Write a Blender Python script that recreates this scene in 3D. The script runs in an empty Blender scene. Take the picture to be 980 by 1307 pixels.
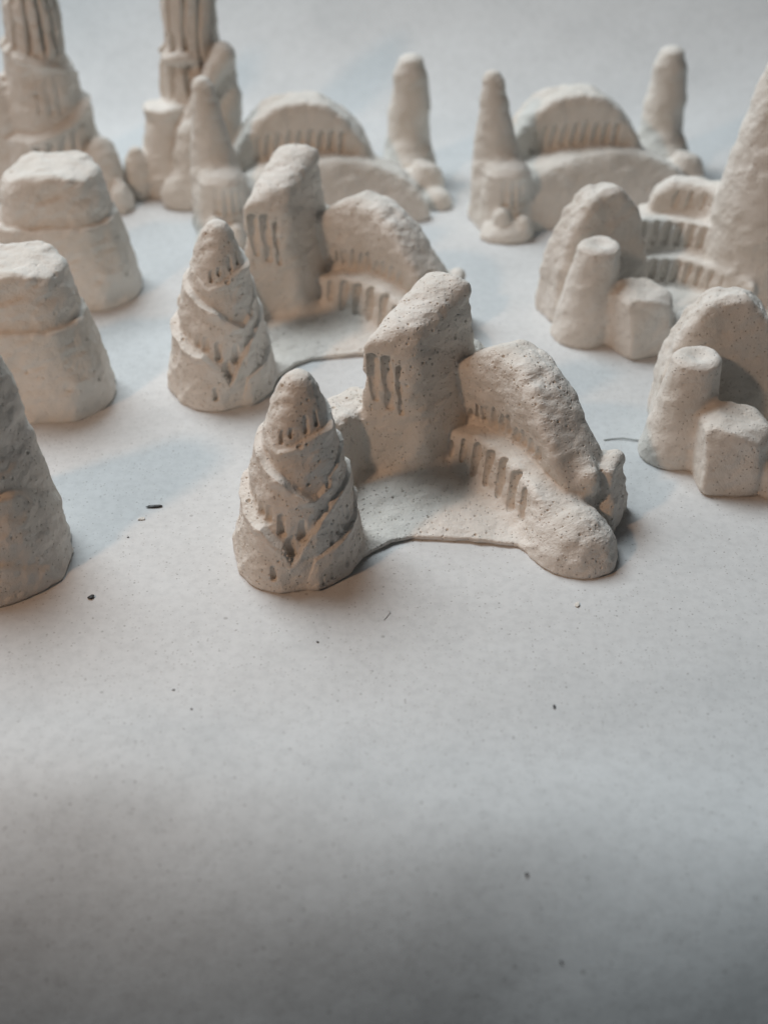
import bpy, math
import numpy as np
from mathutils import Vector

R = math.radians
CM = 0.01                                   # everything below is laid out in centimetres
scene = bpy.context.scene
col = scene.collection

# ------------------------------------------------------------------ camera
cam_d = bpy.data.cameras.new("camera")
cam = bpy.data.objects.new("camera", cam_d)
col.objects.link(cam)
cam.location = (0, 0, 20.0 * CM)
cam.rotation_euler = (R(90 - 35), 0, 0)
cam_d.sensor_fit = 'VERTICAL'
cam_d.sensor_height = 36
cam_d.sensor_width = 27
cam_d.lens = 1800 / 1307 * 36
cam_d.clip_start = 0.005
cam_d.clip_end = 20
cam_d.dof.use_dof = True
cam_d.dof.focus_distance = 0.335
cam_d.dof.aperture_fstop = 12.0
scene.camera = cam

# ------------------------------------------------------------------ room light
world = bpy.data.worlds.new("World")
scene.world = world
world.use_nodes = True
wbg = world.node_tree.nodes["Background"]
wbg.inputs[0].default_value = (0.80, 0.92, 1.0, 1)
wbg.inputs[1].default_value = 0.032

def aim(o, target):
    d = Vector(target) - o.location
    o.rotation_euler = d.to_track_quat('-Z', 'Y').to_euler()

ld = bpy.data.lights.new("window_light", 'AREA')          # cool, broad light from behind and above
ld.shape = 'RECTANGLE'
ld.size = 0.70
ld.size_y = 0.60
ld.energy = 14.8
ld.color = (0.87, 0.955, 1.0)
lo = bpy.data.objects.new("window_light", ld)
col.objects.link(lo)
lo.location = (-0.42, 0.82, 1.04)
aim(lo, (0.0, 0.34, 0))

ld = bpy.data.lights.new("desk_lamp", 'SPOT')             # warm lamp, front left
ld.energy = 5.3
ld.color = (1.0, 0.62, 0.39)
ld.spot_size = R(40)
ld.spot_blend = 0.75
ld.shadow_soft_size = 0.028
lo = bpy.data.objects.new("desk_lamp", ld)
col.objects.link(lo)
lo.location = (-0.42, -0.04, 0.48)
aim(lo, (-0.02, 0.40, 0.0))

vs = scene.view_settings
vs.view_transform = 'Standard'
vs.look = 'None'
vs.exposure = 0
vs.gamma = 1
vs.use_curve_mapping = False

# ------------------------------------------------------------------ materials
def new_mat(name):
    m = bpy.data.materials.new(name)
    m.use_nodes = True
    return m, m.node_tree, m.node_tree.nodes["Principled BSDF"]

def N(nt, kind, **kw):
    n = nt.nodes.new(kind)
    for k, v in kw.items():
        if k in n.inputs:
            n.inputs[k].default_value = v
        else:
            setattr(n, k, v)
    return n

def ramp(nt, fac, stops):
    r = nt.nodes.new('ShaderNodeValToRGB')
    el = r.color_ramp.elements
    while len(el) < len(stops):
        el.new(0.5)
    for e, (p, c) in zip(el, stops):
        e.position = p
        e.color = c if len(c) == 4 else (*c, 1)
    nt.links.new(fac, r.inputs[0])
    return r

def plaster_material(name, tint, pore=1.0):
    m, nt, b = new_mat(name)
    L = nt.links.new
    tc = N(nt, 'ShaderNodeTexCoord')
    big = N(nt, 'ShaderNodeTexNoise', Scale=70.0, Detail=5.0, Roughness=0.6)
    L(tc.outputs['Object'], big.inputs['Vector'])
    dark = tuple(c * 0.86 * k for c, k in zip(tint, (1.0, 0.985, 0.96)))
    cr = ramp(nt, big.outputs['Fac'], [(0.3, dark), (0.62, tint)])
    # fine casting grain and air-bubble pores
    grain = N(nt, 'ShaderNodeTexNoise', Scale=2600.0, Detail=4.0, Roughness=0.65)
    L(tc.outputs['Object'], grain.inputs['Vector'])
    med = N(nt, 'ShaderNodeTexNoise', Scale=700.0, Detail=4.0, Roughness=0.6)
    L(tc.outputs['Object'], med.inputs['Vector'])
    vo = N(nt, 'ShaderNodeTexVoronoi', Scale=1150.0, Randomness=1.0)
    L(tc.outputs['Object'], vo.inputs['Vector'])
    # only some cells hold a pore
    sel = N(nt, 'ShaderNodeSeparateColor')
    L(vo.outputs['Color'], sel.inputs[0])
    keep = N(nt, 'ShaderNodeMath', operation='GREATER_THAN')
    keep.inputs[1].default_value = 0.64
    L(sel.outputs[0], keep.inputs[0])
    pit = N(nt, 'ShaderNodeMapRange', interpolation_type='SMOOTHSTEP')
    pit.inputs['From Min'].default_value = 0.10
    pit.inputs['From Max'].default_value = 0.25
    pit.inputs['To Min'].default_value = 1.0
    pit.inputs['To Max'].default_value = 0.0
    L(vo.outputs['Distance'], pit.inputs['Value'])
    mul = N(nt, 'ShaderNodeMath', operation='MULTIPLY')
    L(pit.outputs[0], mul.inputs[0])
    L(keep.outputs[0], mul.inputs[1])
    # shade of the pore hollows, put into the base colour as dark brown
    mix = N(nt, 'ShaderNodeMix', data_type='RGBA')
    mix.inputs['B'].default_value = (0.16, 0.12, 0.095, 1)
    sc = N(nt, 'ShaderNodeMath', operation='MULTIPLY')
    sc.inputs[1].default_value = 0.45 * pore
    L(mul.outputs[0], sc.inputs[0])
    L(sc.outputs[0], mix.inputs['Factor'])
    L(cr.outputs[0], mix.inputs['A'])
    L(mix.outputs['Result'], b.inputs['Base Color'])
    b1 = N(nt, 'ShaderNodeBump', Strength=0.75, Distance=0.0004)
    L(med.outputs['Fac'], b1.inputs['Height'])
    b2 = N(nt, 'ShaderNodeBump', Strength=0.85, Distance=0.0002)
    L(grain.outputs['Fac'], b2.inputs['Height'])
    L(b1.outputs[0], b2.inputs['Normal'])
    b3 = N(nt, 'ShaderNodeBump', Strength=0.8 * pore, Distance=0.0004, invert=True)
    L(mul.outputs[0], b3.inputs['Height'])
    L(b2.outputs[0], b3.inputs['Normal'])
    L(b3.outputs[0], b.inputs['Normal'])
    b.inputs['Roughness'].default_value = 0.88
    b.inputs['Specular IOR Level'].default_value = 0.25
    return m

PLASTER = plaster_material("plaster_cast", (0.75, 0.715, 0.67))
PLASTER_SMOOTH = plaster_material("plaster_cast_smooth", (0.75, 0.72, 0.675), 0.4)

def paper_material():
    m, nt, b = new_mat("backdrop_paper")
    L = nt.links.new
    tc = N(nt, 'ShaderNodeTexCoord')
    big = N(nt, 'ShaderNodeTexNoise', Scale=22.0, Detail=6.0, Roughness=0.62)
    L(tc.outputs['Object'], big.inputs['Vector'])
    cr = ramp(nt, big.outputs['Fac'], [(0.22, (0.54, 0.548, 0.55)), (0.5, (0.615, 0.618, 0.617)), (0.75, (0.65, 0.655, 0.656))])
    fine = N(nt, 'ShaderNodeTexNoise', Scale=420.0, Detail=6.0, Roughness=0.7)
    L(tc.outputs['Object'], fine.inputs['Vector'])
    fr_ = ramp(nt, fine.outputs['Fac'], [(0.30, (0.88, 0.88, 0.88)), (0.55, (1, 1, 1)), (0.75, (1.03, 1.03, 1.03))])
    mulc = N(nt, 'ShaderNodeMix', data_type='RGBA', blend_type='MULTIPLY')
    mulc.inputs['Factor'].default_value = 1.0
    L(cr.outputs[0], mulc.inputs['A'])
    L(fr_.outputs[0], mulc.inputs['B'])
    # scattered plaster dust and tiny grey specks
    out = mulc.outputs['Result']
    for scale, thr, rad, colr, amt in ((420.0, 0.84, 0.14, (0.20, 0.19, 0.18, 1), 0.6),
                                       (1100.0, 0.55, 0.26, (0.30, 0.28, 0.26, 1), 0.5),
                                       (650.0, 0.78, 0.18, (0.20, 0.18, 0.17, 1), 0.6),
                                       (170.0, 0.90, 0.10, (0.25, 0.24, 0.23, 1), 0.5)):
        vo = N(nt, 'ShaderNodeTexVoronoi', Scale=scale)
        L(tc.outputs['Object'], vo.inputs['Vector'])
        sp = N(nt, 'ShaderNodeSeparateColor')
        L(vo.outputs['Color'], sp.inputs[0])
        k = N(nt, 'ShaderNodeMath', operation='GREATER_THAN')
        k.inputs[1].default_value = thr
        L(sp.outputs[0], k.inputs[0])
        mr = N(nt, 'ShaderNodeMapRange', interpolation_type='SMOOTHSTEP')
        mr.inputs['From Min'].default_value = rad * 0.5
        mr.inputs['From Max'].default_value = rad
        mr.inputs['To Min'].default_value = amt
        mr.inputs['To Max'].default_value = 0
        L(vo.outputs['Distance'], mr.inputs['Value'])
        mu = N(nt, 'ShaderNodeMath', operation='MULTIPLY')
        L(mr.outputs[0], mu.inputs[0])
        L(k.outputs[0], mu.inputs[1])
        mx = N(nt, 'ShaderNodeMix', data_type='RGBA')
        L(mu.outputs[0], mx.inputs['Factor'])
        L(out, mx.inputs['A'])
        mx.inputs['B'].default_value = colr
        out = mx.outputs['Result']
    L(out, b.inputs['Base Color'])
    fib = N(nt, 'ShaderNodeTexNoise', Scale=900.0, Detail=5.0, Roughness=0.7)
    L(tc.outputs['Object'], fib.inputs['Vector'])
    wav = N(nt, 'ShaderNodeTexNoise', Scale=45.0, Detail=3.0)
    L(tc.outputs['Object'], wav.inputs['Vector'])
    b1 = N(nt, 'ShaderNodeBump', Strength=0.40, Distance=0.00014)
    L(fib.outputs['Fac'], b1.inputs['Height'])
    b2 = N(nt, 'ShaderNodeBump', Strength=0.45, Distance=0.0012)
    L(wav.outputs['Fac'], b2.inputs['Height'])
    L(b1.outputs[0], b2.inputs['Normal'])
    L(b2.outputs[0], b.inputs['Normal'])
    b.inputs['Roughness'].default_value = 0.75
    b.inputs['Specular IOR Level'].default_value = 0.25
    return m

PAPER = paper_material()
CRUMB, _nt, _b = new_mat("charred_crumb")
_n = N(_nt, 'ShaderNodeTexNoise', Scale=900.0)
_r = ramp(_nt, _n.outputs['Fac'], [(0.3, (0.010, 0.009, 0.008)), (0.8, (0.035, 0.03, 0.027))])
_nt.links.new(_r.outputs[0], _b.inputs['Base Color'])
FIBRE, _nt, _b = new_mat("grey_fibre")
_n = N(_nt, 'ShaderNodeTexNoise', Scale=900.0)
_r = ramp(_nt, _n.outputs['Fac'], [(0.3, (0.36, 0.37, 0.35)), (0.8, (0.5, 0.51, 0.5))])
_nt.links.new(_r.outputs[0], _b.inputs['Base Color'])

# ------------------------------------------------------------------ numpy noise
def _hash(ix, iy, iz, seed):
    h = (ix.astype(np.int64) * 374761393 + iy.astype(np.int64) * 668265263 + iz.astype(np.int64) * 2147483647 + seed * 974711) & 0xffffffff
    h = ((h ^ (h >> 13)) * 1274126177) & 0xffffffff
    h = ((h ^ (h >> 16)) * 2246822519) & 0xffffffff
    return ((h ^ (h >> 15)) & 0xffffff).astype(np.float32) / 16777216.0

_c1, _s1, _c2, _s2 = math.cos(.7), math.sin(.7), math.cos(1.1), math.sin(1.1)
_ROT = np.array([[_c1, -_s1, 0], [_s1, _c1, 0], [0, 0, 1.]]) @ np.array([[1., 0, 0], [0, _c2, -_s2], [0, _s2, _c2]]) @ np.array([[_c2, 0, _s1 * .9], [0, 1., 0], [-_s1 * .9, 0, _c2]])

def vnoise(p, freq, seed=0):
    q = (p @ _ROT) * freq
    i = np.floor(q)
    f = (q - i).astype(np.float32)
    i = i.astype(np.int64)
    f = f * f * f * (f * (f * 6 - 15) + 10)
    out = 0
    for dx in (0, 1):
        wx = f[:, 0] if dx else 1 - f[:, 0]
        for dy in (0, 1):
            wy = f[:, 1] if dy else 1 - f[:, 1]
            for dz in (0, 1):
                wz = f[:, 2] if dz else 1 - f[:, 2]
                out = out + wx * wy * wz * _hash(i[:, 0] + dx, i[:, 1] + dy, i[:, 2] + dz, seed)
    return out * 2 - 1

def pits(p, freq, keep, rmin, rmax, depth, seed):
    """depth of sparse hemispherical air-bubble pits at points p (Worley cells)."""
    q = p * freq
    i = np.floor(q).astype(np.int64)
    res = np.zeros(len(p), np.float32)
    for dx in (-1, 0, 1):
        for dy in (-1, 0, 1):
            for dz in (-1, 0, 1):
                a, b, c = i[:, 0] + dx, i[:, 1] + dy, i[:, 2] + dz
                k = _hash(a, b, c, seed)
                sel = np.nonzero(k < keep)[0]
                if not len(sel):
                    continue
                a, b, c = a[sel], b[sel], c[sel]
                px = a + _hash(a, b, c, seed + 1)
                py = b + _hash(a, b, c, seed + 2)
                pz = c + _hash(a, b, c, seed + 3)
                r = rmin + (rmax - rmin) * _hash(a, b, c, seed + 4) ** 2
                qq = q[sel]
                d2 = (qq[:, 0] - px) ** 2 + (qq[:, 1] - py) ** 2 + (qq[:, 2] - pz) ** 2
                v = np.clip(1 - d2 / (r * r), 0, 1) ** 0.7 * r * depth
                res[sel] = np.maximum(res[sel], v)
    return res / freq

# ------------------------------------------------------------------ distance-field modelling
def smin(a, b, k):
    h = np.clip(0.5 + 0.5 * (b - a) / k, 0, 1)
    return b + (a - b) * h - k * h * (1 - h)

def smax(a, b, k):
    return -smin(-a, -b, k)

def revolve(cx, cy, prof, lean=(0, 0), sx=1.0, slope=0.9):
    zs = [q[0] for q in prof]
    rs = [q[1] for q in prof]
    ztop = zs[-1]
    def fn(p):
        z = p[:, 2]
        x = (p[:, 0] - cx - lean[0] * z) / sx
        y = p[:, 1] - cy - lean[1] * z
        rho = np.sqrt(x * x + y * y)
        d = (rho - np.interp(z, zs, rs)) * slope
        return smax(d, z - ztop, 0.12)
    return fn

def ellipsoid(c, r, rot=0.0):
    ca, sa = math.cos(rot), math.sin(rot)
    m = min(r)
    def fn(p):
        x, y, z = p[:, 0] - c[0], p[:, 1] - c[1], p[:, 2] - c[2]
        u, v = ca * x + sa * y, -sa * x + ca * y
        k = np.sqrt((u / r[0]) ** 2 + (v / r[1]) ** 2 + (z / r[2]) ** 2)
        return (k - 1) * m
    return fn

def planes(c, rot, faces, k=0.12):
    """convex faceted stone: faces = (nx, ny, nz, offset) in a frame turned by rot about c"""
    ca, sa = math.cos(rot), math.sin(rot)
    F = []
    for nx, ny, nz, o in faces:
        l = math.sqrt(nx * nx + ny * ny + nz * nz)
        F.append((nx / l, ny / l, nz / l, o))
    def fn(p):
        x, y, z = p[:, 0] - c[0], p[:, 1] - c[1], p[:, 2]
        u, v = ca * x + sa * y, -sa * x + ca * y
        d = None
        for nx, ny, nz, o in F:
            e = nx * u + ny * v + nz * z - o
            d = e if d is None else smax(d, e, k)
        return d
    return fn

def path_frame(K):
    """frame of a gently bowed path: t runs along its chord, w is the offset to its left"""
    K = np.array(K, float)
    o = K[0]
    e = K[-1] - K[0]
    Lc = float(np.hypot(*e))
    e = e / Lc
    n = np.array([-e[1], e[0]])
    c = np.polyfit((K - o) @ e, (K - o) @ n, 3)
    dc = np.polyder(c)
    k0, k1 = -0.6, Lc + 0.6
    def off(t):
        tc = np.clip(t, k0, k1)
        return np.polyval(c, tc) + np.polyval(dc, tc) * (t - tc)
    def frame(p):
        x, y = p[:, 0] - o[0], p[:, 1] - o[1]
        t = x * e[0] + y * e[1]
        s_ = np.polyval(dc, np.clip(t, k0, k1))
        w = (x * n[0] + y * n[1] - off(t)) / np.sqrt(1 + s_ * s_)
        return t, w
    def at(t, w):
        s_ = float(np.polyval(dc, np.clip(t, k0, k1)))
        return o + e * t + n * (float(off(t)) + w * math.sqrt(1 + s_ * s_))
    return frame, at, None

def smooth_line(pts, s_=0.25):
    t = np.linspace(pts[0][0], pts[-1][0], 81)
    z = np.interp(t, [q[0] for q in pts], [q[1] for q in pts])
    w = np.exp(-0.5 * ((t[:, None] - t[None]) / s_) ** 2)
    return list(zip(t, (w @ z) / w.sum(1)))

def path_wall(frame, crest, w0, w1, batter=0.15, t0=None, t1=None, k=0.15):
    """wall that follows a curved path: crest = (t, z) polyline, between offsets w0 and w1"""
    ts = [c[0] for c in crest]
    zs = [c[1] for c in crest]
    def fn(p):
        t, w = frame(p)
        z = p[:, 2]
        top = (z - np.interp(t, ts, zs)) * 0.85
        d = smax(w0 + batter * z - w, w - (w1 - batter * z), k)
        d = smax(d, top, k)
        if t0 is not None:
            d = smax(d, t0 - t, k)
        if t1 is not None:
            d = smax(d, t - t1, k)
        return d
    return fn

def union(*fs, k=0.1):
    def fn(p):
        d = fs[0](p)
        for f in fs[1:]:
            d = smin(d, f(p), k)
        return d
    return fn

class Part:
    def __init__(self, name, fn, carves=(), mat=None, label=None, carve_name='niche', k=None):
        self.name, self.fn, self.carves, self.mat, self.label = name, fn, list(carves), mat, label
        self.carve_name = carve_name
        self.k = k

def carve_fn(c):
    a, b, r1, r2 = c
    a, b = np.array(a, float), np.array(b, float)
    ab = b - a
    L2 = float(ab @ ab) + 1e-9
    lo_ = np.minimum(a, b) - max(r1, r2) - 0.15
    hi_ = np.maximum(a, b) + max(r1, r2) + 0.15
    def ev(p):
        idx = np.nonzero(np.all((p > lo_) & (p < hi_), axis=1))[0]
        if not len(idx):
            return idx, None
        q = p[idx] - a
        u = np.clip(q @ ab / L2, 0, 1)
        d = np.sqrt(((q - u[:, None] * ab) ** 2).sum(1)) - (r1 + (r2 - r1) * u)
        return idx, d
    return ev

class Cast:
    """one plaster piece: parts melted together, cut with niches, meshed with surface nets"""
    def __init__(self, parts, blend=0.07, rough=1.0, seed=1):
        self.parts, self.blend, self.rough, self.seed = parts, blend, rough, seed
        for q in parts:
            q.cf = [carve_fn(c) for c in q.carves]

    def part_d(self, p):
        out = []
        for q in self.parts:
            d = q.fn(p)
            for ev in q.cf:
                idx, c = ev(p)
                if len(idx):
                    d[idx] = smax(d[idx], -c, 0.045)
            out.append(d)
        return out

    def d(self, p, detail=False, parts=None):
        ds = parts if parts is not None else self.part_d(p)
        d = ds[0]
        for q, e in zip(self.parts[1:], ds[1:]):
            d = smin(d, e, q.k or self.blend)
        # slight undercut at the foot, flat bottom
        z = p[:, 2]
        d = d + 0.55 * np.clip(0.07 - z, 0, 0.1)
        if detail:
            r, s = self.rough, self.seed
            d = d + r * (0.055 * vnoise(p, 1.3, s) + 0.036 * vnoise(p, 2.9, s + 1) + 0.018 * vnoise(p, 6.3, s + 2))
            d = d + r * 0.007 * np.abs(vnoise(p, 13.0, s + 3))
        d = np.maximum(d, -0.02 - z)
        return d

    def mesh(self, lo_, hi_, h, levels):
        lo_, hi_ = np.array(lo_, float), np.array(hi_, float)
        n = np.ceil((hi_ - lo_) / h).astype(int) + 1
        ax = [lo_[i] + h * np.arange(n[i]) for i in range(3)]
        # coarse cull, then fill only where the surface can be
        D = np.full(n, 9.0, np.float32)
        B = 6
        nb = (n + B - 1) // B
        bc = np.stack(np.meshgrid(*[lo_[i] + h * (np.arange(nb[i]) * B + B / 2 - 0.5) for i in range(3)], indexing='ij'), -1).reshape(-1, 3)
        bd = self.d(bc)
        near = np.nonzero(np.abs(bd) < h * B * 1.35 + 0.06)[0]
        far_in = bd < 0
        bi = np.stack(np.unravel_index(np.arange(len(bc)), nb), -1)
        Db = np.where(far_in, -9.0, 9.0).astype(np.float32).reshape(nb)
        D = np.repeat(np.repeat(np.repeat(Db, B, 0), B, 1), B, 2)
        o = np.stack(np.meshgrid(np.arange(B), np.arange(B), np.arange(B), indexing='ij'), -1).reshape(-1, 3)
        for s in range(0, len(near), 1500):
            ii = (bi[near[s:s + 1500]][:, None, :] * B + o[None]).reshape(-1, 3)
            D[ii[:, 0], ii[:, 1], ii[:, 2]] = self.d(lo_ + h * ii, detail=True)
        V, F = surface_nets(D, lo_, h)
        for l in range(levels):
            V, F = subdivide(V, F)
            V = self.project(V, F, 2)
        nv = vnormals(V, F)
        # bubbles left by the casting
        up = np.clip(V[:, 2] / 0.05, 0, 1)
        dp = np.maximum(pits(V, 7.0, 0.46, 0.12, 0.30, 1.0, self.seed + 40), pits(V, 3.0, 0.10, 0.10, 0.26, 0.9, self.seed + 50))
        if levels > 1:
            dp = np.maximum(dp, pits(V, 11.0, 0.38, 0.14, 0.32, 1.0, self.seed + 60))
        # none in tight inner corners
        cen = V[F].mean(1)
        cnt = np.zeros(len(V))
        acc = np.zeros_like(V)
        for j in range(4):
            cnt += np.bincount(F[:, j], minlength=len(V))
            for k in range(3):
                acc[:, k] += np.bincount(F[:, j], cen[:, k], len(V))
        conc = ((acc / cnt[:, None] - V) * nv).sum(1) / (h / 2 ** levels)
        dp = dp * np.clip(1 - (conc - 0.05) / 0.10, 0, 1)
        V = V - nv * (dp * up * min(1.0, self.rough) * 1.25)[:, None]
        return V, F

    def project(self, V, F, it):
        for _ in range(it):
            nv = vnormals(V, F)
            d = np.empty(len(V), np.float32)
            for s in range(0, len(V), 200000):
                d[s:s + 200000] = self.d(V[s:s + 200000], detail=True)
            V = V - nv * np.clip(d, -0.04, 0.04)[:, None] * 0.9
        return V

def surface_nets(D, lo_, h):
    nx, ny, nz = D.shape
    S = D < 0
    cnt = np.zeros((nx - 1, ny - 1, nz - 1), np.int8)
    for dx in (0, 1):
        for dy in (0, 1):
            for dz in (0, 1):
                cnt += S[dx:nx - 1 + dx, dy:ny - 1 + dy, dz:nz - 1 + dz]
    act = np.stack(np.nonzero((cnt > 0) & (cnt < 8)), -1)
    idx = np.full(cnt.shape, -1, np.int64)
    idx[act[:, 0], act[:, 1], act[:, 2]] = np.arange(len(act))
    C = [(a, b, c) for a in (0, 1) for b in (0, 1) for c in (0, 1)]
    vals = {c: np.clip(D[act[:, 0] + c[0], act[:, 1] + c[1], act[:, 2] + c[2]], -h, h) for c in C}
    acc = np.zeros((len(act), 3))
    num = np.zeros(len(act))
    for a in C:
        for ax in range(3):
            if a[ax] == 0:
                b = tuple(1 if i == ax else a[i] for i in range(3))
                va, vb = vals[a], vals[b]
                m = (va < 0) != (vb < 0)
                t = np.where(m, va / np.where(m, va - vb, 1), 0)
                pt = np.tile(np.array(a, float), (len(act), 1))
                pt[:, ax] = t
                acc += pt * m[:, None]
                num += m
    V = lo_ + h * (act + acc / num[:, None])
    F = []
    for ax in range(3):
        u, v = (ax + 1) % 3, (ax + 2) % 3
        sl0 = [slice(1, -1)] * 3
        sl1 = [slice(1, -1)] * 3
        sl0[ax] = slice(0, -1)
        sl1[ax] = slice(1, None)
        a, b = S[tuple(sl0)], S[tuple(sl1)]
        e = np.stack(np.nonzero(a != b), -1)
        base = e + 1
        base[:, ax] -= 1
        q = []
        for du, dv in ((0, 0), (1, 0), (1, 1), (0, 1)):
            c = base.copy()
            c[:, u] -= du
            c[:, v] -= dv
            q.append(idx[c[:, 0], c[:, 1], c[:, 2]])
        q = np.stack(q, -1)
        flip = ~a[e[:, 0], e[:, 1], e[:, 2]]
        q[flip] = q[flip][:, ::-1]
        F.append(q)
    F = np.concatenate(F)
    F = F[(F >= 0).all(1)]
    return V, F

def vnormals(V, F):
    n = np.cross(V[F[:, 2]] - V[F[:, 0]], V[F[:, 3]] - V[F[:, 1]])
    out = np.zeros_like(V)
    for k in range(3):
        acc = np.zeros(len(V))
        for j in range(4):
            acc += np.bincount(F[:, j], n[:, k], len(V))
        out[:, k] = acc
    return out / (np.linalg.norm(out, axis=1)[:, None] + 1e-12)

def subdivide(V, F):
    nV = len(V)
    E = np.concatenate([np.sort(F[:, [j, (j + 1) % 4]], axis=1) for j in range(4)])
    key = E[:, 0] * nV + E[:, 1]
    uq, inv = np.unique(key, return_inverse=True)
    ev = np.stack([uq // nV, uq % nV], -1)
    mid = V[ev].mean(1)
    cen = V[F].mean(1)
    nE = len(uq)
    inv = inv.reshape(4, -1).T + nV
    ci = nV + nE + np.arange(len(F))
    Q = [np.stack([F[:, j], inv[:, j], ci, inv[:, j - 1]], -1) for j in range(4)]
    return np.concatenate([V, mid, cen]), np.concatenate(Q)

def link_mesh(name, V, F, nrm, mat, parent):
    used, inv = np.unique(F, return_inverse=True)
    v = V[used]
    f = inv.reshape(F.shape)
    me = bpy.data.meshes.new(name)
    me.vertices.add(len(v))
    me.vertices.foreach_set('co', (v * CM).astype(np.float32).ravel())
    me.loops.add(f.size)
    me.loops.foreach_set('vertex_index', f.astype(np.int32).ravel())
    me.polygons.add(len(f))
    me.polygons.foreach_set('loop_start', np.arange(0, f.size, 4, dtype=np.int32))
    me.polygons.foreach_set('use_smooth', np.ones(len(f), bool))
    me.update(calc_edges=True)
    me.normals_split_custom_set_from_vertices(nrm[used].astype(np.float32))
    me.materials.append(mat)
    o = bpy.data.objects.new(name, me)
    col.objects.link(o)
    o.parent = parent
    return o

def tag(o, label=None, cat=None, group=None, kind=None):
    for k, v in (('label', label), ('category', cat), ('group', group), ('kind', kind)):
        if v:
            o[k] = v
    return o

def build(cast, name, origin, lo_, hi_, h, levels, mat, min_faces=25):
    """cast field -> an Empty at its base with one mesh per part and one per carved niche"""
    V, F = cast.mesh(lo_, hi_, h, levels)
    nv = vnormals(V, F)
    cen = V[F].mean(1)
    own = np.empty(len(F), np.int32)
    nic = np.full(len(F), -1, np.int32)
    for s in range(0, len(F), 200000):
        c = cen[s:s + 200000]
        ds = cast.part_d(c)
        own[s:s + 200000] = np.argmin(np.stack(ds), 0)
        sub = nic[s:s + 200000]
        for pi, q in enumerate(cast.parts):
            for k, ev in enumerate(q.cf):
                idx, d = ev(c)
                if len(idx):
                    m = (d < 0.02) & (own[s:s + 200000][idx] == pi)
                    sub[idx[m]] = k
    root = bpy.data.objects.new(name, None)
    root.empty_display_size = 0.01
    col.objects.link(root)
    root.location = Vector(origin) * CM
    Vl = V - np.array(origin)
    for pi, q in enumerate(cast.parts):
        m = (own == pi)
        body = F[m & (nic < 0)]
        if len(body) < 4:
            continue
        po = link_mesh(q.name, Vl, body, nv, q.mat or mat, root)
        if q.label:
            po['label'] = q.label
        for k in range(len(q.cf)):
            nf = F[m & (nic == k)]
            if len(nf) >= min_faces:
                link_mesh(q.carve_name, Vl, nf, nv, q.mat or mat, po)
            elif len(nf):
                link_mesh('pinhole', Vl, nf, nv, q.mat or mat, po)
    return root

def copy_tree(o, parent=None):
    c = o.copy()
    col.objects.link(c)
    c.parent = parent
    for ch in list(o.children):
        copy_tree(ch, c)
    return c

# ------------------------------------------------------------------ the paper
_ss = np.linspace(-3, 14, 500)                         # towards the viewer the sheet humps, then rolls down
_sl = np.interp(_ss, [-3, -2.2, -1.2, 0, 1.5, 3.0, 5.0, 9.0, 14], [0, .06, .14, 0.0, -.52, -1.0, -1.35, -1.5, -1.5])
_sz = np.cumsum(_sl) * (_ss[1] - _ss[0])

def paper_z(x, y):
    """height of the sheet: flat under the casts, rolling down in front, sweeping up at the back"""
    x, y = np.asarray(x, float), np.asarray(y, float)
    P = np.stack([x.ravel(), y.ravel(), 0 * x.ravel()], -1)
    yr = 18.9 - 0.13 * np.clip(x, -20, 20) + (0.5 * vnoise(P, 0.16, 5) + 0.2 * vnoise(P, 0.45, 7)).reshape(x.shape)
    z = np.interp(yr - y, _ss, _sz, left=0.0)
    z = np.where(yr - y > 14, z - 1.5 * (yr - y - 14), z)
    b = np.clip(y - 55.5, 0, None)
    z = z + np.where(b < 10, 0.052 * b * b, 5.2 + 1.04 * (b - 10))
    z = z + 0.10 * (vnoise(P, 0.12, 6).reshape(x.shape)) * np.clip((y - 56) / 6, 0, 1)
    z = z + 0.05 * (vnoise(P, 0.5, 8).reshape(x.shape)) * np.clip((21 - y) / 3, 0, 1)
    return z

def paper():
    xs = np.concatenate([np.linspace(-75, -20, 20)[:-1], np.linspace(-20, 20, 121), np.linspace(20, 75, 20)[1:]])
    ys = np.concatenate([np.linspace(-14, 8, 14)[:-1], np.linspace(8, 24, 160)[:-1], np.linspace(24, 80, 160), np.linspace(80, 104, 16)[1:]])
    X, Y = np.meshgrid(xs, ys)
    Z = paper_z(X, Y)
    V = np.stack([X.ravel(), Y.ravel(), Z.ravel()], -1)
    nx, ny = len(xs), len(ys)
    i = np.arange(nx * ny).reshape(ny, nx)
    F = np.stack([i[:-1, :-1], i[:-1, 1:], i[1:, 1:], i[1:, :-1]], -1).reshape(-1, 4)
    o = link_mesh('paper', V, F, vnormals(V, F), PAPER, None)
    tag(o, 'large sheet of pale grey white paper curving up behind the casts', 'paper', kind='structure')
paper()

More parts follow.
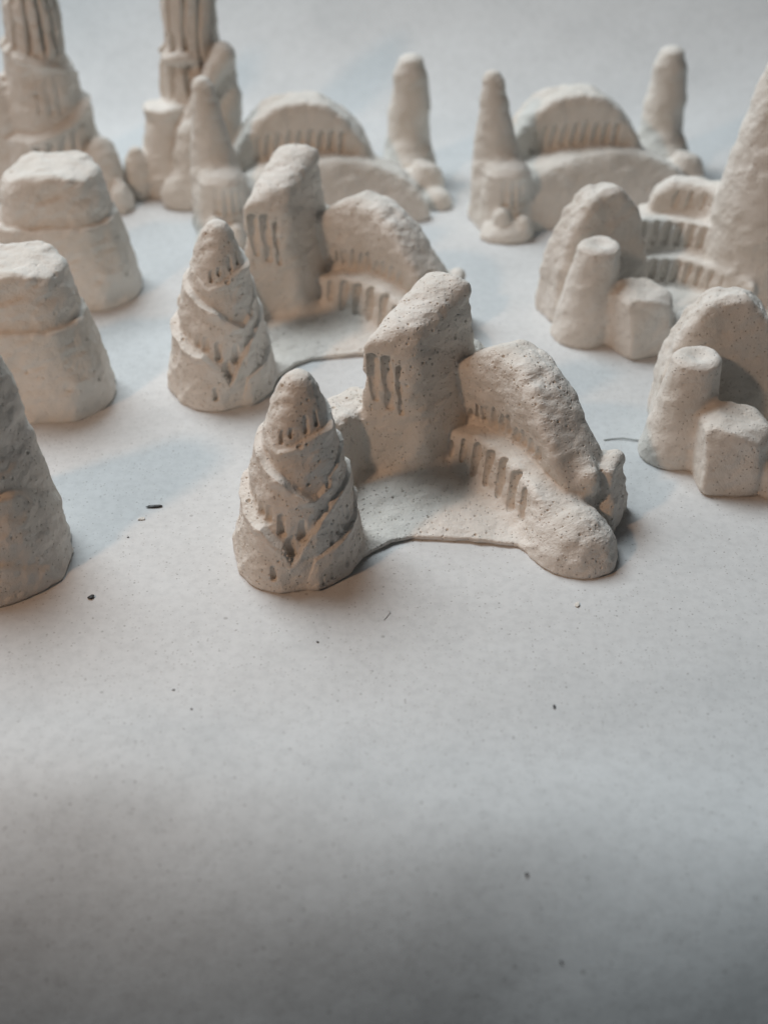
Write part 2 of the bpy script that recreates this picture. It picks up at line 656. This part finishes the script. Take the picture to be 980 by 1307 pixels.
# ------------------------------------------------------------------ cast A: spiral tower, block tower and arcaded crescent
def spiral_tower(cx, cy):
    prof = [(0, 1.20), (1, 1.10), (2, .97), (3, .84), (3.6, .74), (4.1, .60), (4.45, .45), (4.68, .33), (4.82, .22), (4.95, .05)]
    zs, rs = [q[0] for q in prof], [q[1] for q in prof]
    ledges = [  # (angle, height, step) round the tower
        [(-180, 2.3, .10), (-81, 1.75, .20), (-30, 1.60, .22), (-10, 1.2, .18), (-3, .84, .13), (3, 0.95, .12), (16, 1.5, .11), (43, 1.96, .08), (90, 2.35, .08), (180, 2.3, .10)],
        [(-180, 3.4, .06), (-64, 3.08, .15), (-20, 2.77, .19), (20, 2.22, .17), (28, 2.2, .09), (49, 2.55, .06), (90, 3.0, .09), (180, 3.4, .06)],
        [(-180, 4.1, .0), (-60, 3.5, .02), (-35, 3.36, .05), (-28, 3.33, .07), (15, 3.63, .10), (59, 3.76, .12), (82, 3.94, .10), (180, 4.1, .0)],
        [(-180, .15, .0), (10, .15, .0), (18, .86, .06), (28, .92, .10), (66, 1.2, .12), (110, 1.5, .08), (150, 1.0, .04), (180, .15, 0)]]
    def radius(ph, z, wob):
        r = np.interp(z, zs, rs)
        for pts in ledges:
            pp = [q[0] for q in pts]
            zl = np.interp(ph, pp, [q[1] for q in pts]) + wob
            st = np.interp(ph, pp, [q[2] for q in pts])
            dz = zl - z
            r = r + st * np.clip(dz / 0.07 + 0.5, 0, 1) + st * (0.22 * np.exp(-((dz - 0.07) / 0.12) ** 2) - 0.12 * np.exp(-((dz + 0.14) / 0.16) ** 2))
        return r * (1 + 0.03 * np.cos(np.radians(ph) * 3 + 0.6) + 0.015 * np.cos(np.radians(ph) * 5 + 2))
    def fn(p):
        x, y, z = p[:, 0] - cx - 0.03 * p[:, 2], p[:, 1] - cy, p[:, 2]
        rho = np.sqrt(x * x + y * y)
        ph = np.degrees(np.arctan2(x, -y))
        wob = 0.09 * vnoise(p, 1.9, 77)
        r = radius(ph, z, wob)
        gz = (radius(ph, z + 0.02, wob) - radius(ph, z - 0.02, wob)) / 0.04
        return smax((rho - r) / np.sqrt(1.25 + gz * gz), z - 4.86, 0.12)
    def on(ph, z, dr=0.0):
        r = np.interp(z, zs, rs) + sum(np.interp(ph, [q[0] for q in pts], [q[2] for q in pts]) * (np.interp(ph, [q[0] for q in pts], [q[1] for q in pts]) > z) for pts in ledges) + dr
        a = math.radians(ph)
        return (cx + 0.03 * z + r * math.sin(a), cy - r * math.cos(a), z)
    carv = []
    for ph, z, hgt, rad in ((-43, 1.82, .24, .085), (-29, 1.78, .30, .095), (-13, 1.60, .36, .115), (8, 1.50, .40, .115), (-4, 1.10, .30, .11),
                            (-17, .50, .24, .07), (37, 1.20, .40, .095), (48, 1.32, .36, .085), (58, 1.40, .34, .08), (68, 1.48, .32, .08),
                            (-24, 3.58, .26, .08), (-9, 3.66, .26, .07), (20, 3.86, .34, .09), (42, 3.94, .32, .09),
                            (52, .45, .40, .06), (33, .30, .26, .05), (24, .25, .26, .05), (44, 2.50, .22, .07), (-58, 1.9, .24, .08)):
        a = on(ph, z - hgt * .35, -0.03)
        b = on(ph, z + hgt * .65, 0.02)
        carv.append((a, b, rad, rad * .75))
    return fn, carv

def cast_A():
    parts = []
    fn, carv = spiral_tower(-2.04, 26.92)
    parts.append(Part('spiral_tower', fn, carv))
    # low wall between the towers
    fr, at, nr = path_frame([(-2.2, 27.6), (-1.5, 28.9), (-0.6, 30.2), (0.2, 31.2)])
    parts.append(Part('connecting_wall', path_wall(fr, [(0, 2.2), (1.2, 2.1), (2.4, 1.95), (4, 1.95)], -0.22, 1.3, 0.12, t0=0.3, t1=4.2, k=0.25)))
    # block tower
    bx, by = 0.95, 31.15
    ax, ay = 0.61, 0.792
    def block(p):
        dx, dy, z = p[:, 0] - bx, p[:, 1] - by, p[:, 2]
        a = dx * ax + dy * ay
        b = dx * ay - dy * ax
        wb = np.interp(z, [0, 1.0, 2.0, 2.1, 4.0, 5], [1.10, 0.94, 0.84, 0.80, 0.68, 0.62])
        cb = np.interp(z, [0, 2.0, 4.5], [0.02, -0.04, -0.12])
        side = np.abs(b - cb) - wb - 0.09 * np.clip(a, -1, 1.2)
        front = (-a - 1.27 - 0.05 * (4 - z) + 0.50 * b) * 0.895
        back = a - 1.22 - 0.08 * (4.8 - z)
        top = (z - 4.06 - (a + 1.3) * 0.33 + 0.34 * b * b) * 0.95
        d = smax(side, smax(front, back, 0.2), 0.28)
        return smax(d, top, 0.30)
    def on_front(b, z):
        a = -1.19 - 0.05 * (4 - z) + 0.50 * b
        return (bx + ax * a + ay * b, by + ay * a - ax * b, z)
    bc = []
    for b0, zt, zb, r in ((-.44, 3.40, 2.30, .13), (-.12, 3.44, 2.10, .135), (.15, 3.22, 1.95, .085)):
        bc.append((on_front(b0, zt), on_front(b0 + .10, zb), r * 1.15, r * .45))
    parts.append(Part('block_tower', block, bc))
    parts.append(Part('rear_boulder', ellipsoid((2.25, 32.3, 1.1), (.7, .75, 1.75), 0.3)))
    # crescent with two arcaded tiers
    fr, at, nr = path_frame([(1.15, 30.8), (1.6, 30.35), (2.2, 29.6), (2.72, 28.7), (3.2, 27.7), (3.85, 26.5)])
    low_crest = [(-1, .75), (0.2, 1.02), (1.0, 1.28), (2.0, 1.44), (3.0, 1.46), (4.0, 1.36), (4.8, 1.1), (5.6, .7)]
    up_crest = smooth_line([(-1.2, 1.0), (-0.5, 2.0), (0.0, 2.68), (0.5, 3.16), (1.1, 3.5), (1.8, 3.56), (2.5, 3.38), (3.1, 3.04), (3.7, 2.5), (4.2, 1.85), (4.7, 1.0)])
    lows = []
    for t, zt, zb, r in ((.60, .80, .35, .06), (1.0, .98, .28, .095), (1.50, 1.08, .20, .14), (2.05, 1.14, .22, .15), (2.62, 1.18, .20, .155), (3.18, 1.16, .24, .15), (3.70, 1.06, .42, .11)):
        q0, q1 = at(t, .10 + .14 * zt), at(t + .03, .05 + .14 * zb)
        lows.append(((q0[0], q0[1], zt), (q1[0], q1[1], zb), r, r * .85))
    parts.append(Part('lower_tier', union(path_wall(fr, low_crest, 0.0, 1.9, 0.14, t0=-0.2, t1=4.6, k=0.18), ellipsoid((4.45, 26.98, -.2), (1.05, 1.28, 1.42), R(32)), k=.35), lows, carve_name='arch_niche'))
    ct, cz = [c[0] for c in up_crest], [c[1] for c in up_crest]
    def dome_w(z):
        return 0.84 - 0.22 * np.sin(np.clip((z - 1.3) / 2.5, 0, 1) * math.pi)
    def dome(p):                                   # thick loaf, its face swelling out over the ledge
        t, w = fr(p)
        z = p[:, 2]
        crest = np.interp(t, ct, cz)
        face = dome_w(z) - w
        d = smax(face, w - 2.45 + 0.10 * z, 0.4)
        d = smax(d, (z - crest - 0.12 + 0.42 * np.clip(w - 1.25, 0, None) ** 2) * 0.8, 0.34)
        d = smax(d, -0.75 - t, 0.3)
        return smax(d, t - 4.55, 0.4)
    ups = []
    for i, t in enumerate((.42, .74, 1.0, 1.36, 1.66, 2.0, 2.3, 2.62, 2.95, 3.3)):
        zb = float(np.interp(t, [c[0] for c in low_crest], [c[1] for c in low_crest])) + .20
        zt = zb + (.30, .42, .34, .46, .40, .46, .34, .38, .30, .26)[i]
        q0 = at(t, float(dome_w(zb)) + .03)
        q1 = at(t + (.12, .05, -.04, .10, .14, .06, .15, .08, .12, .1)[i], float(dome_w(zt)) + .045)
        r = (.09, .11, .10, .12, .105, .12, .10, .105, .095, .085)[i]
        ups.append(((q0[0], q0[1], zb), (q1[0], q1[1], zt), r, r * .6))
    parts.append(Part('upper_tier', union(dome, ellipsoid((4.75, 27.95, 1.45), (.28, .45, .45), R(30)), k=.3), ups, carve_name='arch_niche'))
    parts.append(Part('outer_buttress', planes((5.2, 28.35), R(-25), [(1, 0, .12, .62), (-1, 0, .1, .7), (0, -1, .15, .62), (0, 1, .1, .8), (-.25, 0, 1, 1.62), (1, .0, 1.1, 1.5)], 0.15)))
    # thin base plate, its front edge bowed inwards
    fe_x = [-2, -.7, -.37, .19, .7, 1.3, 2.2, 3.1, 4.0]
    fe_y = [26.2, 26.45, 26.68, 27.18, 27.33, 27.31, 27.22, 27.05, 26.6]
    def plate(p):
        x, y, z = p[:, 0], p[:, 1], p[:, 2]
        f = (np.interp(x, fe_x, fe_y) - y) * 0.85
        top = z - 0.17 - 0.03 * (y - 27.3) - 0.05 * np.exp(-((x - 0.9) / .9) ** 2) * np.clip((y - 27.5) / 2, 0, 1)
        d = smax(f, top, 0.06)
        d = np.maximum(d, x - 4.2)
        d = np.maximum(d, -2.4 - x)
        return np.maximum(d, (y - 31.6 - 0.0 * x))
    parts.append(Part('base_plate', plate, k=.32))
    return Cast(parts, blend=0.09, rough=1.0, seed=11)

A1 = build(cast_A(), 'castle_cast', (1.0, 28.5, 0), (-4.2, 24.8, -.15), (6.6, 34.2, 5.6), 0.056, 2, PLASTER)
tag(A1, 'plaster castle in the front middle, spiral tower, block tower and arcaded crescent in sharp focus', 'plaster castle', 'plaster castles of one mould')
A2 = copy_tree(A1)
A2.location = Vector((-2.13, 37.38, 0)) * CM
A2.rotation_euler.z = R(16.5)
A2['label'] = 'plaster castle with spiral tower directly behind the front castle, slightly blurred'

# ------------------------------------------------------------------ cast D: hump, short pillar, faceted stone, terraces and tall tower
def cast_D():
    parts = []
    parts.append(Part('short_pillar', union(revolve(5.98, 37.9, [(-.1, 1.0), (.4, .92), (1.5, .78), (2.6, .63), (2.84, .58), (2.95, .50)], (.09, 0)), k=.05),
                      [((6.24, 37.9, 3.50), (6.24, 37.9, 3.50), .62, .62)], carve_name='dished_top'))
    parts.append(Part('faceted_stone', planes((7.6, 37.2), R(24), [(-1, -.15, .05, .90), (1, -.2, .02, .92), (.75, -.75, .15, .98), (-.08, -1, .10, .80), (0, 1, .1, .9),
        (.10, -.12, 1, 1.78), (-.62, -.05, 1, 1.86), (.45, -.62, .9, 1.62), (-.45, -.9, .35, 1.16), (-.7, -.6, -.55, .84), (.35, -.9, -.45, .78), (.9, .25, .8, 1.66)], 0.10)))
    parts.append(Part('small_stone', planes((8.75, 37.25), R(-15), [(-1, 0, .2, .6), (1, 0, .2, .6), (0, -1, .2, .5), (0, 1, .2, .6), (.1, -.2, 1, .85), (-.7, -.5, 1, .9)], 0.12)))
    # leaning rounded hump: a thick slab with an arched top
    hx, hy, hr = 6.40, 39.75, R(24)
    def hump(p):
        x, y, z = p[:, 0] - hx, p[:, 1] - hy, p[:, 2]
        u = math.cos(hr) * x + math.sin(hr) * y
        v = -math.sin(hr) * x + math.cos(hr) * y
        k = np.sqrt(np.abs(u / 1.62) ** 2.3 + (np.clip(z, 0, None) / 4.05) ** 2.3)
        k = np.where(z < 1.2, np.maximum(k, np.abs(u) / 1.68), k)
        a = (k - 1) * 1.35
        return smax(a, np.abs(v + .1 * z * .3) - (.85 - .07 * z), 0.34)
    parts.append(Part('rounded_hump', hump))
    # three stepped terraces, concave, with grooves
    fr, at, nr = path_frame([(7.1, 40.6), (8.0, 41.1), (9.0, 41.1), (10.0, 40.6), (10.9, 39.8)])
    def grooves(t0, t1, n, w, zb, zt, bat, r):
        out = []
        for i in range(n):
            t = t0 + (t1 - t0) * i / (n - 1)
            q0, q1 = at(t, w + bat * zb + .03), at(t + .08, w + bat * zt + .03)
            out.append(((q0[0], q0[1], zb), (q1[0], q1[1], zt), r * .8, r))
        return out
    parts.append(Part('lowest_terrace', path_wall(fr, [(-1, .9), (1, 1.05), (2.2, 1.15), (5, 1.0)], -.35, 1.5, .12, t0=.3, t1=4.4, k=.16), grooves(.9, 3.4, 8, -.35, .42, .92, .12, .115), carve_name='groove'))
    parts.append(Part('middle_terrace', path_wall(fr, [(-1, 2.0), (1, 2.1), (5, 2.1)], .12, 2.0, .12, t0=.55, t1=4.6, k=.18), grooves(.8, 3.4, 8, .12, 1.4, 1.95, .12, .105), carve_name='groove'))
    parts.append(Part('top_terrace', path_wall(fr, [(-1, 2.3), (.8, 2.5), (1.6, 3.05), (5, 3.05)], .72, 2.3, .12, t0=.9, t1=4.6, k=.24), grooves(1.7, 3.4, 5, .72, 2.35, 2.75, .12, .09), carve_name='groove'))
    def ring(p, z):
        return 0.05 * np.sin(z * 6.3 + 1.2 * np.sin(p[:, 0] * 1.3)) 
    base = revolve(11.9, 41.2, [(-.1, 2.05), (1, 1.85), (2.5, 1.72), (4.0, 1.42), (5.6, 1.08), (7.0, .72), (7.6, .4)])
    def tall(p):
        z = p[:, 2]
        ph = np.arctan2(p[:, 0] - 12.0, -(p[:, 1] - 41.2))
        saw = (z * 0.55 + ph * 0.16) % 1.0
        return base(p) + 0.0 * saw 
    parts.append(Part('tall_tower', tall))
    def foot(p):
        x, y, z = p[:, 0], p[:, 1], p[:, 2]
        d = np.sqrt(((x - 9.3) / 2.9) ** 2 + ((y - 39.6) / 2.1) ** 2)
        return smax((d - 1) * 2.0, z - .22, .1)
    parts.append(Part('base_plate', foot))
    return Cast(parts, blend=0.16, rough=0.8, seed=31)

D2 = build(cast_D(), 'terrace_cast', (7.6, 38.4, 0), (4.2, 35.8, -.15), (14.6, 44.0, 7.9), 0.07, 1, PLASTER)
tag(D2, 'plaster cast with hump, short pillar, grooved terraces and tall tower at the right edge', 'plaster cast', 'plaster terrace casts of one mould')
D1 = copy_tree(D2)
D1.location = Vector((9.3, 31.05, 0)) * CM
D1.rotation_euler.z = R(-26)
D1['label'] = 'nearest plaster cast on the right, its pillar and faceted stone beside the thin fibre'

# ------------------------------------------------------------------ cast E: spire, great arch and obelisk
def cast_E():
    parts = []
    parts.append(Part('spire', revolve(4.05, 46.7, [(-.1, 1.12), (.8, 1.02), (2.0, .88), (3.0, .70), (4.0, .52), (4.9, .38), (5.2, .22)], (-.085, 0))))
    def drum_d():
        a = revolve(4.15, 45.95, [(-.1, 1.0), (1, .88), (2.0, .80), (2.25, .62), (2.4, .35)])
        return a
    dc = []
    for ph in (-5, 18, 38, 56):
        a = R(ph)
        dc.append(((4.15 + .86 * math.sin(a), 45.95 - .86 * math.cos(a), 1.1), (4.15 + .86 * math.sin(a), 45.95 - .86 * math.cos(a), 1.85), .10, .10))
    parts.append(Part('arcaded_drum', drum_d(), dc, carve_name='arch_niche'))
    parts.append(Part('boat_shaped_foot', union(ellipsoid((4.15, 44.95, .1), (.95, .6, .5)), ellipsoid((4.0, 44.9, .55), (.3, .3, .55)), ellipsoid((4.75, 44.85, .45), (.25, .3, .4)), k=.1)))
    def arch(cx, cy, rot, hw, hz, th, lean=0.0, tp=0.0):
        def fn(p):
            x, y, z = p[:, 0] - cx, p[:, 1] - cy, p[:, 2]
            u = math.cos(rot) * x + math.sin(rot) * y
            v = -math.sin(rot) * x + math.cos(rot) * y - lean * z
            k = np.sqrt((u / hw) ** 2 + (np.clip(z, 0, None) / hz) ** 2)
            return smax((k - 1) * min(hw, hz) * .9, np.abs(v) - (th - tp * z), .25)
        return fn
    ac = []
    for i in range(9):
        x = 5.3 + i * .36
        zb = 1.75 + 1.0 * math.sqrt(max(0, 1 - ((x - 7.0) / 2.6) ** 2)) - .35
        ac.append(((x - .1, 47.72 + .038 * i, zb - .1), (x - .05, 47.75 + .038 * i, zb + .55), .12, .09))
    parts.append(Part('great_arch', arch(6.6, 48.6, R(6), 2.85, 3.95, .75), ac, carve_name='groove'))
    parts.append(Part('sweeping_front_arch', arch(7.35, 47.6, R(17), 3.7, 2.2, 1.5, 0.0, .42)))
    parts.append(Part('obelisk', union(revolve(10.3, 51.3, [(-.1, 1.0), (.8, .86), (2.0, .78), (3.0, .70), (4.0, .56), (4.45, .40), (4.6, .2)], (.02, 0)), ellipsoid((10.4, 50.7, 0), (1.15, 1.1, 1.5)), k=.4)))
    parts.append(Part('corner_stone', union(ellipsoid((10.95, 49.3, .3), (.75, .6, 1.1)), ellipsoid((11.4, 48.7, .0), (.6, .6, .7)), k=.2)))
    return Cast(parts, blend=0.2, rough=.85, seed=51)

E1 = build(cast_E(), 'arch_cast', (7.2, 48.0, 0), (2.4, 43.8, -.15), (12.4, 52.8, 5.6), 0.085, 1, PLASTER_SMOOTH)
tag(E1, 'blurred plaster cast at the top right with great arch between a spire and an obelisk', 'plaster cast', 'plaster arch casts of one mould')
E2 = copy_tree(E1)
E2.location = Vector((-2.35, 47.2, 0)) * CM
E2.rotation_euler.z = R(-2)
E2['label'] = 'plaster arch cast with obelisk, half hidden behind the second castle'

# ------------------------------------------------------------------ tall fluted towers at the top left
def tall_tower(cx, cy, prof, ledges, nflute, fl_lo, extra, seed, phase=0.0):
    zs, rs = [q[0] for q in prof], [q[1] for q in prof]
    def fn(p):
        x, y, z = p[:, 0] - cx, p[:, 1] - cy, p[:, 2]
        rho = np.sqrt(x * x + y * y)
        ph = np.degrees(np.arctan2(x, -y))
        r = np.interp(z, zs, rs)
        for pts, s in ledges:
            zl = np.interp(ph, [q[0] for q in pts], [q[1] for q in pts])
            dz = zl - z
            r = r + s * np.clip(dz / 0.22 + 0.5, 0, 1) + 0.07 * np.exp(-((dz - 0.1) / 0.14) ** 2)
        fl = np.clip(np.cos(np.radians(ph) * nflute + phase + 1.6 * vnoise(p, .8, 9)) + .5 * vnoise(p, 1.1, 10), -.2, 1.1) ** 2
        r = r - 0.22 * fl * np.clip((z - fl_lo) / .3, 0, 1) * np.clip((140 - np.abs(ph)) / 20, 0, 1)
        return (rho - r) * .8
    return Part('fluted_shaft', fn)

F_p = [tall_tower(-12.05, 49.2, [(-.1, 1.65), (1.4, 1.4), (2.8, 1.2), (4.6, 1.02), (6.8, .92), (8.6, .7), (9.4, .3)],
                  [([(-180, 5.6), (-60, 5.5), (0, 5.15), (60, 4.7), (120, 4.2), (180, 5.6)], .2),
                   ([(-180, 3.2), (-40, 2.5), (0, 2.55), (50, 3.0), (100, 3.5), (180, 3.2)], .26)], 13, 5.0, None, 71)]
fl = []
for ph, z0, z1 in ((8, 3.4, 4.4), (24, 3.3, 4.3), (40, 3.3, 4.2), (-2, 1.4, 2.3), (14, 1.3, 2.3), (30, 1.4, 2.5), (46, 1.5, 2.7)):
    a = R(ph)
    r0 = 1.42 if z0 > 3 else 1.78
    fl.append(((-12.05 + r0 * math.sin(a), 49.2 - r0 * math.cos(a), z0), (-12.05 + (r0 - .1) * math.sin(a), 49.2 - (r0 - .1) * math.cos(a), z1), .13, .11))
F_p[0].carves = fl
F_p[0].carve_name = 'groove'
F_p += [Part('foot_boulder', ellipsoid((-10.0, 48.2, .6), (.75, .8, 1.75))), Part('foot_boulder', ellipsoid((-9.35, 47.5, .2), (.5, .6, .95))),
        Part('foot_boulder', ellipsoid((-12.3, 47.2, .6), (.7, .6, 1.0))), Part('side_rib', ellipsoid((-13.4, 48.7, 1.0), (.8, .9, 3.6)))]
F1 = build(Cast(F_p, .12, 1.2, 71), 'tall_tower_cast', (-12, 49, 0), (-15, 45.8, -.15), (-8.2, 51.6, 9.6), .085, 1, PLASTER_SMOOTH)
tag(F1, 'tall fluted plaster tower with sloping ledges in the top left corner', 'plaster tower', 'tall plaster towers')

G_p = [tall_tower(-6.75, 50.2, [(-.1, 1.5), (1.4, 1.3), (2.8, 1.15), (4.6, 1.0), (6.8, .98), (8.8, .7), (9.6, .3)],
                  [([(-180, 4.9), (-70, 5.0), (-20, 4.5), (0, 4.2), (60, 4.6), (180, 4.9)], .16)], 11, 3.2, None, 81, 0.6),
       Part('bucket_turret', revolve(-7.7, 49.3, [(-.1, 1.15), (.8, 1.2), (1.8, .95), (2.7, .78), (3.1, .85), (3.2, .8)])),
       Part('foot_boulder', ellipsoid((-8.85, 48.6, .6), (.5, .5, 1.2))),
       Part('pointed_rock', union(ellipsoid((-6.75, 48.1, .9), (.72, .65, 2.0)), ellipsoid((-7.2, 47.75, .2), (.75, .55, 1.0)), ellipsoid((-6.4, 47.9, .1), (.8, .6, 1.1)), k=.12))]
ra, rb = np.array([-7.1, 48.55, 2.3]), np.array([-5.55, 49.0, 5.0])
def ramp_fn(p):
    q = p - ra
    ab = rb - ra
    u = np.clip(q @ ab / (ab @ ab), 0, 1)
    c = q - u[:, None] * ab
    return smax(np.sqrt(c[:, 0] ** 2 + c[:, 1] ** 2 + (c[:, 2]) ** 2) - (.2 + .22 * u), -9 + 0 * u, .1)
G_p.append(Part('diagonal_ramp', ramp_fn))
G_p.append(Part('side_bracket', ellipsoid((-7.0, 49.25, 4.75), (.55, .3, .28), 0.0)))
G_p.append(Part('ramp_pier', revolve(-5.7, 49.6, [(-.1, .75), (2, .65), (4.6, .5), (5.0, .25)])))
G1 = build(Cast(G_p, .12, 1.1, 81), 'tall_tower_cast', (-7, 49, 0), (-9.8, 46.4, -.15), (-4.4, 52.2, 9.8), .085, 1, PLASTER_SMOOTH)
tag(G1, 'tall plaster tower with diagonal ramp and bucket turret, second from the top left', 'plaster tower', 'tall plaster towers')

# ------------------------------------------------------------------ two-tier mesas on the left
def cast_C():
    def tier(cx, cy, w0, w1, d0, d1, z0, z1, tilt=0.0, k=.3):
        def fn(p):
            x, y, z = p[:, 0] - cx, p[:, 1] - cy, p[:, 2]
            t = np.clip((z - z0) / (z1 - z0), -.2, 1.1)
            w, d = w0 + (w1 - w0) * t, d0 + (d1 - d0) * t
            e = smax(np.abs(x) - w, np.abs(y + .1 * x) - d, .55) * .93
            e = smax(e, (np.abs(x) + np.abs(y) - (w + d) * .80) * .707, .3)
            return smax(e, z - z1 - tilt * x - .06 * y + .10 * x * x * (z1 > 3), k * .6)
        return fn
    return Cast([Part('lower_tier', tier(0, 0, 2.45, 1.90, 1.55, 1.25, 0, 2.6, 0.04, .12)), Part('upper_tier', tier(.05, .05, 1.86, 1.42, 1.20, .98, 2.2, 4.15, .0))],
                blend=.09, rough=1.3, seed=91)
C3 = build(cast_C(), 'mesa_cast', (0, 0, 0), (-3.1, -2.3, -.15), (3.1, 2.3, 4.8), .075, 1, PLASTER_SMOOTH)
C3.location = Vector((-10.15, 41.0, 0)) * CM
tag(C3, 'two-tier plaster mesa on the left, the farther of the two alike', 'plaster mesa', 'two-tier plaster mesas')
C2 = copy_tree(C3)
C2.location = Vector((-9.95, 34.3, 0)) * CM
C2.rotation_euler.z = R(3)
C2['label'] = 'two-tier plaster mesa at the left edge, the nearer of the two alike'

def cast_C1():
    base = revolve(0, 0, [(-.1, 2.0), (.6, 1.9), (2.0, 1.66), (3.5, 1.38), (4.8, 1.12), (5.5, .9), (5.75, .5)], (.02, 0))
    def body(p):
        x, y = p[:, 0], p[:, 1]
        return base(p) + .06 * np.cos(np.arctan2(x, -y) * 5 + 1) * np.clip(np.sqrt(x * x + y * y) - .6, 0, 1)
    def slab(cx, w, zt, out):
        def fn(p):
            x, y, z = p[:, 0] - cx, p[:, 1], p[:, 2]
            rho = np.sqrt(p[:, 0] ** 2 + y * y)
            r = np.interp(z, [0, 2.0, 3.5], [1.98, 1.66, 1.38]) + out
            arch = z - zt + .55 * (x / w) ** 2
            return smax(smax((rho - r) * .85, arch * .8, .08), y, .1)
        return fn
    return Cast([Part('shaft', body), Part('arched_panel', slab(.95, .75, 2.45, .22)), Part('foot_panel', slab(.6, 1.1, 1.0, .38))], .06, 1.1, 111)
C1 = build(cast_C1(), 'steep_rock_cast', (0, 0, 0), (-2.7, -2.7, -.15), (2.7, 2.7, 6.1), .07, 1, PLASTER)
C1.location = Vector((-9.5, 27.0, 0)) * CM
tag(C1, 'steep plaster rock with arched panel, nearest on the left and cut by the edge', 'plaster rock')

# ------------------------------------------------------------------ crumbs and a fibre on the paper
def crumb(x, y, s, stretch, rot, seed, mat, name, label, cat, group, flat=.5):
    import bmesh
    bm = bmesh.new()
    bmesh.ops.create_icosphere(bm, subdivisions=2, radius=1)
    P = np.array([v.co[:] for v in bm.verts])
    k = 1 + .45 * vnoise(P + seed * 7.3, 1.3, seed)
    for v, f in zip(bm.verts, k):
        v.co = Vector((v.co.x * stretch, v.co.y, (v.co.z * flat))) * f * s * CM
    zm = min(v.co.z for v in bm.verts)
    for v in bm.verts:
        v.co.z -= zm
    me = bpy.data.meshes.new(name)
    bm.to_mesh(me)
    bm.free()
    me.materials.append(mat)
    o = bpy.data.objects.new(name, me)
    col.objects.link(o)
    o.location = Vector((x, y, float(paper_z(x, y)))) * CM
    o.rotation_euler.z = rot
    tag(o, label, cat, group)

SP = 'dark specks on the paper'
crumb(-5.71, 28.78, .055, 3.4, R(4), 3, CRUMB, 'crumb', 'long black crumb on the paper in the blue shadow on the left', 'crumb', None)
crumb(-6.65, 25.16, .060, 1.3, R(35), 5, CRUMB, 'crumb', 'stubby black crumb on the paper below the left rock', 'crumb', None)
for i, (x, y, s, lab) in enumerate((
        (-6.16, 27.49, .024, 'tiny black speck midway between the two black crumbs on the left'),
        (-3.95, 21.44, .022, 'tiny dark speck on the paper below left of the spiral tower'),
        (-1.45, 23.60, .024, 'tiny black speck on the paper just in front of the spiral tower'),
        (-4.40, 22.05, .018, 'tiny grey brown sliver on the paper left, beside another speck'),
        (2.59, 17.24, .026, 'dark speck low on the right at the edge of the shade'),
        (3.14, 15.95, .024, 'dark speck in the shaded paper at the lower right'),
        (-4.09, 15.52, .028, 'dark speck in the shaded paper at the lower left'),
        (3.51, 21.53, .026, 'thin upright dark sliver on the paper below the crescent end'))):
    crumb(x, y, s, (1.2, 1.0, 1.1, 1.6, 1.2, 1.1, 1.2, 2.6)[i], i * 1.1, 20 + i, CRUMB, 'speck', lab, 'speck', SP)
for i, (x, y, s, lab) in enumerate(((-5.95, 28.25, .05, 'white plaster chip beside the long black crumb'),
                                    (4.35, 24.9, .055, 'pale flake of plaster in front of the crescent end'))):
    crumb(x, y, s, 1.7, .3 + i, 60 + i, PLASTER_SMOOTH, 'plaster_chip', lab, 'chip', None)

def fibre(pts, r, name, label):
    cu = bpy.data.curves.new(name, 'CURVE')
    cu.dimensions = '3D'
    cu.bevel_depth = r * CM
    cu.bevel_resolution = 2
    sp = cu.splines.new('POLY')
    sp.points.add(len(pts) - 1)
    for q, p in zip(sp.points, pts):
        q.co = (p[0] * CM, p[1] * CM, p[2] * CM, 1)
    tmp = bpy.data.objects.new(name, cu)
    col.objects.link(tmp)
    dg = bpy.context.evaluated_depsgraph_get()
    me = bpy.data.meshes.new_from_object(tmp.evaluated_get(dg))
    bpy.data.objects.remove(tmp)
    me.materials.clear()
    me.materials.append(FIBRE)
    o = bpy.data.objects.new(name, me)
    col.objects.link(o)
    tag(o, label, 'fibre')
fibre([(5.85, 31.88, .02), (6.1, 31.93, .03), (6.35, 31.95, .04), (6.6, 31.88, .04), (6.95, 31.82, .02)], .018, 'fibre', 'thin grey fibre on the paper between the front castle and right cast')
fibre([(-.0, 24.35, .012), (.09, 24.52, .016), (.14, 24.62, .016), (.10, 24.68, .012)], .007, 'hair', 'tiny curled hair on the paper before the base plate')
